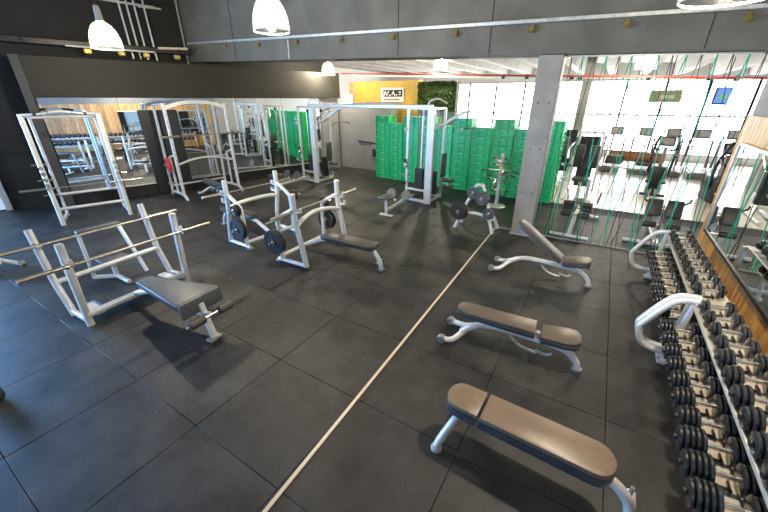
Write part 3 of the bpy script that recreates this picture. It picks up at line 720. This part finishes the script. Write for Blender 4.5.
# --- cable crossover station
cs = thing('cable_station', 'silver cable crossover station with twin weight towers and a long top beam', 'cable machine', (-6.1, 8.7, 0))
def tower(ox, oy, mir, rowx):
    P = lambda x, y, z: (ox + mir*x, oy + y, z)
    for x in (.24, .33): MB().rect([P(x, -.42, .02), P(x, -.42, 2.44)], .085, .11).build('main_post', 'steel_paint', cs)
    MB().rect([P(-.42, -.30, .02), P(-.42, -.30, 2.42)], .07, .07).build('side_post', 'steel_paint', cs)
    MB().rect([P(.30, .42, .02), P(.30, .42, 2.40)], .07, .07).build('rear_post', 'steel_paint', cs)
    MB().rect([P(-.34, .42, .02), P(-.34, .42, 2.40)], .06, .06).build('rear_post', 'steel_paint', cs)
    for a, b in (((-.42, -.30), (.28, -.42)), ((.28, -.42), (.30, .42)), ((.30, .42), (-.34, .42)), ((-.34, .42), (-.42, -.30))):
        MB().rect([P(*a, .06), P(*b, .06)], .06, .08).build('base_rail', 'steel_paint', cs)
        MB().rect([P(*a, 2.40), P(*b, 2.40)], .05, .06).build('top_rail', 'steel_paint', cs)
    MB().rect([P(-.42, -.30, .35), P(.28, -.42, .35)], .05, .06).build('brace', 'steel_paint', cs)
    for x, y, n in ((-.10, -.18, 14), (.12, .22, 12)):
        for dx in (-.07, .07): MB().tube([P(x+dx, y, .08), P(x+dx, y, 2.36)], .012, 8).build('guide_rod', 'chrome', cs)
        for k in range(n): MB().box(P(x, y, .16 + .055*k), (.24, .11, .05), bev=.004).build('stack_plate', 'iron', cs)
        MB().tube([P(x, y, .16+.055*n), P(x, y, 2.30)], .005, 6).build('cable', 'black_plastic', cs)
        MB().lathe([(0, -.012), (.055, -.014), (.045, 0), (.055, .014), (0, .012)], P(x, y, 2.28), (1, 0, 0), 16).build('pulley', 'black_plastic', cs)
    for z in (.5, 1.1, 1.9): MB().lathe([(0, -.012), (.05, -.014), (.04, 0), (.05, .014), (0, .012)], P(-.45, -.38, z), (1, 0, 0), 14).build('pulley', 'white' if z > 1.5 else 'black_plastic', cs)
    MB().box(P(-.42, -.39, 1.0), (.10, .12, .16), bev=.02).build('carriage', 'chrome', cs)
    MB().tube([P(-.5, -.5, .78), P(-.35, -.5, .70), P(-.28, -.44, .78)], .012, 8).build('handle', 'chrome', cs)
    # low-row seat towards the camera
    MB().rect([P(-.25, -.3, .14), P(rowx, -1.85, .14)], .07, .07).build('row_rail', 'steel_paint', cs)
    MB().rect([P(rowx, -1.85, .02), P(rowx, -1.85, .42)], .06, .06).build('seat_post', 'steel_paint', cs)
    MB().box(P(rowx, -1.85, .02), (.36, .08, .04), bev=.01).build('foot', 'steel_paint', cs)
    MB().box(P(rowx, -1.80, .455), (.34, .40, .06), bev=.025, seg=2).build('row_seat', 'vinyl', cs)
    for s in (-1, 1):
        px = P(-.28, -1.0, 0)[0] + s*.22
        MB().rect([(px-s*.16, oy-1.05, .16), (px, oy-1.0, .30)], .04, .04).build('footplate_arm', 'steel_paint', cs)
        MB().lathe([(0, .012), (.13, .012), (.14, 0), (.13, -.012), (0, -.012)], (px, oy-1.02, .34), (0, -.9, .5), 20).build('foot_plate', 'plate_grey', cs)
    # outer arm with lat bar
    MB().rect([P(.30, .0, 1.95), P(.62, .05, 2.15), P(1.05, .1, 2.38)], .08, .08).build('lat_arm', 'steel_paint', cs)
    MB().rect([P(.30, .0, 1.95), P(.30, -.42, 1.95)], .06, .06).build('lat_arm_root', 'steel_paint', cs)
    MB().tube([P(1.05, .1, 2.36), P(1.05, .1, 1.95)], .005, 6).build('cable', 'black_plastic', cs)
    MB().tube([P(1.05, -.35, 1.88), P(1.05, -.2, 1.95), P(1.05, .4, 1.95), P(1.05, .55, 1.88)], .014, 8).build('lat_bar', 'black_plastic', cs)
    MB().box(P(.50, .05, 1.0), (.07, .26, .62), bev=.025, seg=2).build('back_pad', 'vinyl', cs)
    MB().rect([P(.30, .42, 1.0), P(.46, .1, 1.0)], .05, .05).build('pad_arm', 'steel_paint', cs)
    for z in (.45, .62): MB().lathe([(0, -.15), (.05, -.15), (.058, -.13), (.058, .13), (.05, .15), (0, .15)], P(.66, .05, z), (1, 0, 0), 16).build('knee_roller', 'vinyl', cs)
    MB().tube([P(.30, .42, .62), P(.55, .25, .62), P(.82, .05, .62)], .016, 8).build('roller_axle', 'chrome', cs)
    MB().tube([P(.15, -.42, 2.42), P(.25, -.45, 2.58), P(.45, -.4, 2.62), P(.62, -.3, 2.52)], .02, 8, True).build('pull_up_handle', 'steel_paint', cs)
tower(2.05, .05, 1, -.15); tower(-2.285, .47, 1, -.15)
MB().rect([(2.35, -.36, 2.44), (-2.1, .04, 2.44)], .10, .10).build('top_beam', 'steel_paint', cs)
MB().tube([(1.55, -.25, 2.40), (1.2, -.24, 2.50), (.2, -.16, 2.52), (-1.0, -.05, 2.42), (-1.5, -.02, 2.25), (-1.75, .0, 1.9)], .022, 10, True).build('pull_up_bar', 'galv', cs)
# small stuff on the grey wall
ub = thing('wall_bar', 'dark training bar mounted on the grey wall', 'wall bar', (-8.1, 11.72, 1.05))
MB().rect([(-.35, 0, .06), (.55, 0, 0)], .05, .06).build('bar', 'black_plastic', ub); MB().box((.45, 0, -.35), (.34, .10, .55), bev=.02).build('box', 'grey_plastic', ub)
MB().box((.45, -.06, -.35), (.18, .02, .3), bev=.01).build('front_cover', 'black_plastic', ub)

# --- plate tree
tp = thing('plate_tree', 'silver A-shaped plate tree with black plates by the column', 'plate tree', (-2.02, 7.0, 0), math.radians(0))
for s in (-1, 1):
    MB().tube([(s*.42, -.06, .02), (s*.34, -.02, .22), (s*.28, 0, .34)], .036, 10, True).build('leg', 'steel_paint', tp)
    MB().tube([(s*.42, .36, .02), (s*.34, .32, .22), (s*.28, .28, .34)], .036, 10, True).build('leg', 'steel_paint', tp)
    MB().tube([(s*.36, -.03, .30), (s*.22, .06, .60), (s*.06, .12, .98)], .036, 10, True).build('side_tube', 'steel_paint', tp)
MB().tube([(-.36, -.02, .28), (-.2, 0, .36), (0, .0, .39), (.2, 0, .36), (.36, -.02, .28)], .036, 10, True).build('arch_tube', 'steel_paint', tp)
MB().box((0, .12, .98), (.16, .08, .06), bev=.015).build('apex', 'steel_paint', tp)
pegs = [(-.34, -.02, .42, 'left low'), (.30, -.02, .45, 'right low'), (-.10, .06, .82, 'left high'), (.12, .06, .74, 'right high')]
for x, y, z, n in pegs: MB().tube([(x, y+.05, z), (x, y-.22, z)], .022, 8).build('plate_peg', 'chrome', tp)
for (x, y, z, n), rr in zip(pegs, ((.20, .18), (.12,), (.13,), (.15, .14))):
    for k, r in enumerate(rr):
        plate((-2.02+x, 7.0+y-.07-.06*k, z), 0, r, .04, '%s plate on the %s peg of the plate tree, %s' % ('black' if r > .17 else 'grey', n, ('rear', 'front')[k]), 'iron' if r > .17 else 'plate_grey', 'plates on the plate tree')
# --- handle stand
hs = thing('attachment_stand', 'narrow chrome stand crowded with cable handles before the green crates', 'handle stand', (-2.12, 9.2, 0))
MB().lathe([(0, .05), (.05, .05), (.22, .02), (.24, 0), (0, 0)], n=20).build('base', 'galv', hs)
MB().rect([(0, 0, .03), (0, 0, 1.36)], .09, .09).build('post', 'galv', hs)
MB().box((0, -.055, 1.1), (.06, .01, .45)).build('wood_face', 'strip', hs)
for k in range(9):
    z = .35 + .115*k; a = k*2.1
    MB().tube([(0, 0, z), (.14*math.cos(a), .14*math.sin(a), z), (.16*math.cos(a), .16*math.sin(a), z+.03)], .01, 6).build('hook', 'chrome', hs)
for k, (a, z, w, n) in enumerate(((-1.6, .98, .50, 'wide straight pull bar'), (-1.3, .86, .36, 'bent pull bar'), (-1.9, .74, .30, 'short straight bar'), (-1.5, 1.16, .22, 'small row handle'), (.3, .62, .2, 'small stirrup handle'), (3.0, .55, .2, 'v-shaped handle'), (-1.2, .48, .24, 'curl bar handle'), (-1.7, 1.28, .2, 'top stirrup handle'))):
    c = Vector((-2.12 + .17*math.cos(a), 9.2 + .17*math.sin(a), z)); h = thing('pull_bar', 'chrome %s hanging on the handle stand' % n, 'handle', c, a + PI/2, 'handles on the handle stand')
    MB().tube([(-w, 0, -.05), (-w*.6, 0, 0), (w*.6, 0, 0), (w, 0, -.05)], .013, 8).build('bar', 'chrome', h)
    for s in (-1, 1): MB().tube([(s*w*.95, 0, -.045), (s*w*.62, 0, -.002)], .018, 8).build('grip', 'rub', h)
    MB().tube([(0, 0, .0), (0, 0, .05)], .014, 8).build('eye', 'chrome', h)

for k in range(9):
    z = 1.30 - .105*k; a = -2.6 + .62*k if k < 6 else .4*k
    c = Vector((-2.12 + .15*math.cos(a), 9.2 + .15*math.sin(a), z)); h = thing('stirrup_grip', 'stirrup handle on the handle stand, %s from the top' % ORD[k], 'handle', c, a + PI/2, 'stirrup handles on the handle stand')
    MB().tube([(0, 0, .02), (-.075, 0, -.10), (.075, 0, -.10), (0, 0, .02)], .009, 6).build('frame', 'chrome', h)
    MB().tube([(-.06, 0, -.10), (.06, 0, -.10)], .018, 8).build('grip', 'strip' if k < 3 else 'rub', h)
# ------------------------------------------------------------------ dumbbell racks
def db_rack(y0, y1, label):
    t = thing('dumbbell_rack', label, 'dumbbell rack', (0, (y0+y1)/2, 0)); h = (y1-y0)/2
    for s in (-1, 1):
        y = s*(h-.03)
        MB().tube([(1.16, y, .80), (1.06, y, .795), (.97, y, .76), (.88, y, .64), (.77, y, .43), (.755, y, .36), (.80, y, .22), (.90, y, .16), (1.05, y, .15), (1.42, y, .15)], .033, 12, True).build('end_loop', 'steel_paint', t)
        MB().rect([(1.40, y, .76), (1.40, y, .03)], .06, .06).build('rear_post', 'steel_paint', t)
        MB().rect([(1.10, y, .79), (1.06, y, .15)], .05, .05).build('mid_post', 'steel_paint', t)
        MB().rect([(1.0, y, .03), (1.5, y, .03)], .07, .05).build('foot', 'steel_paint', t)
        MB().rect([(1.05, y, .15), (1.05, y, .03)], .05, .05).build('foot_post', 'steel_paint', t)
    for nm, cx, z, w in (('lower_shelf', 1.063, .425, .24), ('upper_shelf', 1.25, .755, .30)):
        sh = MB().box((cx, 0, z), (w, 2*h-.08, .02), RY(math.radians(-8)), bev=.004).build(nm, 'shelf', t)
        if 'upper' in nm: MB().box((cx-w/2, 0, z+.0), (.012, 2*h-.08, .035), bev=.003).build('front_lip', 'shelf', sh)
        MB().rect([(cx, -h+.06, z-.03), (cx, h-.06, z-.03)], .06, .04).build('shelf_rail', 'steel_paint', sh)
    return t
racks = [(4.10, 6.34, 'far', 'cream-shelved dumbbell rack nearest the cord partition', 10), (1.70, 4.06, 'near', 'cream-shelved dumbbell rack at the right picture edge', 10), (-.6, 1.64, 'hidden', 'dumbbell rack below the right edge, seen only in the mirror', 10)]
DB = {}
def dumbbell(r, n, label, loc, group):
    key = (round(r, 3), n)
    t = thing('dumbbell', label, 'dumbbell', loc, 0, group); t.rotation_euler = (0, math.radians(-8), 0)
    if key not in DB:
        th = .023; heads = []
        for s in (-1, 1):
            b = MB()
            for k in range(n):
                rr = r*(1 if k < n-1 else .86); x0 = .062 + k*(th+.006)
                b.lathe([(.012, 0), (rr-.008, 0), (rr, .006), (rr, th-.006), (rr-.008, th), (.012, th)], (s*x0, 0, 0), (s, 0, 0), 18)
            b.lathe([(0, 0), (.02, 0), (.02, .012), (0, .012)], (s*(.062 + n*(th+.006)), 0, 0), (s, 0, 0), 10)
            heads.append(b.mesh('head', 'db_iron'))
        DB[key] = (heads, MB().lathe([(0, -.064), (.0155, -.064), (.018, 0), (.0155, .064), (0, .064)], (0, 0, 0), (1, 0, 0), 12).mesh('handle', 'chrome'))
    for hmesh in DB[key][0]: link('head', hmesh, t)
    link('handle', DB[key][1], t)
sad = MB().box((0, 0, .004), (.10, .016, .008))
for q in (-.045, .045): sad.box((q, 0, .018), (.012, .085, .03), bev=.003)
sad_me = sad.mesh('saddle', 'black_plastic')
num = MB().box((0, 0, 0), (.055, .05, .004)); num_me = num.mesh('number_tile', 'ink')
numw = MB().box((0, 0, .003), (.032, .03, .003)); numw_me = numw.mesh('number_face', 'sign_white')
for ri, (y0, y1, nm, lb, n) in enumerate(racks):
    t = db_rack(y0, y1, lb); cy = (y0+y1)/2
    for tier, cx, z, base in (('lower', 1.058, .52, .076), ('upper', 1.225, .845, .066)):
        for k in range(n):
            y = y1 - .17 - k*.211
            # heavier towards the camera on the lower tier
            j = k + ri*6
            if tier == 'lower': r = min(.098, base + .0016*j); d = 3 + (1 if j > 5 else 0) + (1 if j > 12 else 0)
            else: r = base + .0014*j; d = 2 + (1 if j > 9 else 0)
            z = (.425 if tier == 'lower' else .755) + .016 + r
            where = {'far': 'rack nearest the cord partition', 'near': 'rack at the right picture edge', 'hidden': 'mirror-only rack'}[nm]
            dumbbell(r, d, 'black dumbbell, %s from far end, %s tier of %s' % (ORD[k], tier, where), (cx, y, z), 'dumbbells on the racks')
            s = link('saddle', sad_me, t, (cx, y-cy, z - r - .004)); s.rotation_euler = (0, math.radians(-8), 0)
            if nm != 'hidden':
                q = link('number_tile', num_me, s, (-.02, -.105, -.004)); link('number_face', numw_me, q)

# ------------------------------------------------------------------ machines behind the cords
def leg_machine(loc, rz, label):
    t = thing('leg_machine', label, 'leg machine', loc, rz)
    MB().tube([(-.36, 0, .04), (.36, 0, .04)], .035, 10).build('front_foot', 'steel_paint', t)
    MB().rect([(0, 0, .05), (0, .35, .35), (0, .8, .42), (0, 1.7, .45)], .08, .07).build('spine', 'steel_paint', t)
    MB().tube([(-.40, 1.7, .04), (.40, 1.7, .04)], .035, 10).build('rear_foot', 'steel_paint', t)
    MB().rect([(0, 1.7, .05), (0, 1.72, .9)], .08, .07).build('rear_post', 'steel_paint', t)
    for y, z in ((.42, .62), (.52, .50), (.30, .42)):
        MB().tube([(-.28, y, z), (.28, y, z)], .014, 8).build('axle', 'chrome', t)
        for s in (-1, 1): MB().lathe([(0, -.11), (.048, -.11), (.056, -.1), (.056, .1), (.048, .11), (0, .11)], (s*.16, y, z), (1, 0, 0), 16).build('roller_pad', 'vinyl', t)
    MB().box((0, 1.15, .50), (.34, .42, .08), bev=.03, seg=2).build('seat_pad', 'vinyl', t)
    for s in (-1, 1): MB().tube([(s*.3, 1.2, .5), (s*.33, 1.05, .78), (s*.33, .9, .80)], .018, 8, True).build('handle', 'chrome', t)
    return t
leg_machine((-.22, 7.62, 0), math.radians(-4), 'silver leg machine with black rollers right behind the cords by the column')
def stack_machine(loc, rz, label, h=1.75):
    t = thing('weight_machine', label, 'weight machine', loc, rz, 'weight machines behind the cords')
    for s in (-1, 1):
        MB().rect([(s*.34, .45, .02), (s*.30, .45, h)], .08, .06).build('tower_post', 'steel_paint', t)
        MB().rect([(s*.34, -.9, .05), (s*.34, .5, .05)], .07, .06).build('base_rail', 'steel_paint', t)
        MB().box((s*.18, -.2, 1.15), (.24, .10, .62), bev=.03, seg=2).build('arm_pad', 'vinyl', t)
        MB().tube([(s*.40, .40, 1.45), (s*.46, .0, 1.35), (s*.44, -.35, 1.10)], .025, 8, True).build('press_arm', 'chrome', t)
    MB().rect([(-.3, .45, h), (.3, .45, h)], .08, .07).build('top_rail', 'steel_paint', t)
    MB().box((0, .45, .75), (.40, .16, 1.1), bev=.02).build('weight_stack', 'iron', t)
    MB().box((0, .36, 1.35), (.52, .03, .6), bev=.01).build('shroud', 'black_plastic', t)
    MB().box((0, -.35, .55), (.42, .44, .09), bev=.03, seg=2).build('seat_pad', 'vinyl', t)
    MB().rect([(0, -.35, .5), (0, -.35, .06), (0, .4, .06)], .08, .08).build('seat_post', 'steel_paint', t)
    return t
stack_machine((-.35, 11.6, 0), math.radians(0), 'weight machine with black chest pads just right of the column')
stack_machine((-1.0, 14.0, 0), math.radians(20), 'farther weight machine behind the one by the column', 1.6)
stack_machine((3.6, 10.2, 0), math.radians(-30), 'weight machine partly hidden by the pine wall')
# twin-pad curl machine just beyond the racks
cm = thing('curl_machine', 'curl machine with two upright black pads behind the far dumbbell rack', 'weight machine', (1.28, 8.35, 0))
MB().rect([(0, -.35, .04), (0, .9, .04)], .09, .07).build('base_rail', 'steel_paint', cm)
MB().tube([(-.55, -.35, .04), (.40, -.35, .04)], .04, 10).build('front_foot', 'steel_paint', cm)
MB().rect([(0, .1, .05), (0, .12, .64)], .09, .09).build('post', 'steel_paint', cm)
for s in (-1, 1):
    MB().box((s*.16, .05, .66), (.26, .10, .34), Matrix.Rotation(math.radians(-25), 4, 'X'), bev=.03, seg=2).build('arm_pad', 'vinyl', cm)
    MB().lathe([(0, -.12), (.05, -.12), (.06, -.1), (.06, .1), (.05, .12), (0, .12)], (s*.19, -.12, .36), (1, 0, 0), 16).build('roller_pad', 'vinyl', cm)
    MB().tube([(s*.28, .13, .74), (s*.36, .1, .82), (s*.34, .0, .88)], .018, 8, True).build('handle', 'black_plastic', cm)
MB().tube([(-.32, -.12, .36), (.32, -.12, .36)], .014, 8).build('roller_axle', 'chrome', cm)
MB().rect([(0, -.12, .36), (0, .12, .3)], .05, .05).build('roller_arm', 'steel_paint', cm)
MB().box((0, .75, .5), (.42, .4, .09), bev=.03, seg=2).build('seat_pad', 'vinyl', cm)
MB().rect([(0, .75, .46), (0, .75, .06)], .07, .07).build('seat_post', 'steel_paint', cm)

def elliptical(loc, rz, label):
    t = thing('elliptical_trainer', label, 'elliptical', loc, rz, 'elliptical trainers')
    MB().box((0, .55, .35), (.46, .9, .70), bev=.08, seg=2).build('drive_cover', 'black_plastic', t)
    MB().rect([(0, -1.0, .06), (0, .9, .06)], .12, .08).build('base_rail', 'black_plastic', t)
    for s in (-1, 1):
        MB().rect([(s*.18, -.95, .25), (s*.18, .45, .32)], .06, .06).build('pedal_arm', 'galv', t)
        MB().box((s*.18, -.35, .33), (.16, .40, .05), bev=.015).build('pedal', 'black_plastic', t)
        MB().tube([(s*.26, .45, .4), (s*.28, .40, 1.0), (s*.27, .25, 1.35), (s*.22, .15, 1.62)], .036, 8, True).build('swing_handle', 'black_plastic', t)
        MB().tube([(s*.12, .55, 1.15), (s*.24, .4, 1.2), (s*.3, .15, 1.12), (s*.30, -.05, 1.05)], .034, 8, True).build('fixed_handle', 'black_plastic', t)
        MB().tube([(s*.3, -1.0, .05), (s*.1, -1.0, .05)], .04, 8).build('rear_foot', 'black_plastic', t)
    MB().rect([(0, .6, .5), (0, .62, 1.25)], .12, .10).build('mast', 'grey_plastic', t)
    c = MB().box((0, .58, 1.42), (.40, .07, .30), Matrix.Rotation(math.radians(-20), 4, 'X'), bev=.03, seg=2).build('console', 'black_plastic', t)
    MB().box((0, .535, 1.425), (.30, .008, .20), Matrix.Rotation(math.radians(-20), 4, 'X')).build('display', 'grey_plastic', c)
    return t
elliptical((1.62, 13.6, 0), math.radians(-6), 'elliptical trainer in the middle of the bright area behind the cords')
elliptical((3.05, 12.3, 0), math.radians(12), 'elliptical trainer right beside the pine wall edge')
def treadmill(loc, label):
    t = thing('treadmill', label, 'treadmill', loc, 0, 'treadmills along the windows')
    MB().box((0, -.2, .10), (.70, 1.8, .20), bev=.03).build('deck', 'grey_plastic', t); MB().box((0, -.3, .215), (.5, 1.5, .012)).build('belt', 'rub', t)
    for s in (-1, 1):
        MB().rect([(s*.36, .6, .2), (s*.34, .72, 1.2)], .08, .07).build('upright', 'grey_plastic', t)
        MB().tube([(s*.34, .7, 1.05), (s*.34, .2, 1.0)], .025, 8).build('handrail', 'black_plastic', t)
    c = MB().box((0, .74, 1.42), (.46, .08, .34), Matrix.Rotation(math.radians(-18), 4, 'X'), bev=.03, seg=2).build('console', 'grey_plastic', t)
    MB().box((0, .69, 1.43), (.34, .01, .22), Matrix.Rotation(math.radians(-18), 4, 'X')).build('display', 'galv', c)
    return t
for k, x in enumerate((-2.9, -1.9, .35, 1.35, 2.25, 3.15, 4.05)):
    treadmill((x, 17.4, 0), 'treadmill with console facing the windows, %s from the left in the row' % ORD[k])
sf = thing('roll_bench', 'long brown padded roll on a low black seat in the bright area', 'bench', (1.05, 15.5, 0), math.radians(-8))
MB().lathe([(0, -.85), (.14, -.85), (.18, -.8), (.18, .8), (.14, .85), (0, .85)], (0, .2, .72), (1, 0, 0), 18).build('roll', 'leather', sf)
MB().box((-.6, -.1, .62), (.55, .5, .30), bev=.05, seg=2).build('end_pad', 'vinyl', sf); MB().box((.35, -.15, .55), (.5, .45, .12), bev=.04, seg=2).build('seat_pad', 'vinyl', sf)
for s in (-1, 1): MB().rect([(s*.6, .1, .6), (s*.62, .1, .02)], .08, .08).build('leg', 'steel_paint', sf)
MB().rect([(-.6, .1, .3), (.6, .1, .3)], .06, .06).build('stretcher', 'steel_paint', sf)
fc = MB().box((-1.0, 15.5, 2.2), (.3, .3, 4.4), bev=.01); struct('column_far', fc, 'concrete_white', 'pale column in the bright cardio area')
for loc, w, h, m1, m2, lb in (((1.5, 17.0, 2.72), .95, .42, 'screen_olive', 'shelf', 'olive framed board hanging in front of the far windows'), ((3.05, 17.0, 2.72), .42, .55, 'screen_blue', 'screen_green', 'blue and green screen hanging in front of the far windows'), ((4.5, 17.0, 2.7), .8, .42, 'screen_olive', 'shelf', 'olive board beside the pine wall top, in front of the windows')):
    s = thing('hanging_screen', lb, 'screen', loc)
    MB().box((0, 0, 0), (w, .06, h), bev=.006).build('frame', 'black_plastic' if 'blue' in m1 else 'galv', s)
    MB().box((0, -.034, h*.02), (w-.06, .006, h-.08)).build('picture', m1, s)
    MB().box((w*.08, -.04, -h*.05), (w*.45, .006, h*.28)).build('patch', m2, s)
    MB().tube([(0, .03, h/2), (0, .03, 1.36)], .015, 6).build('hanger', 'black_plastic', s)
dumbbell(.085, 2, 'black dumbbell end on the mats at the left picture edge', (-4.38, .07, .085), None)
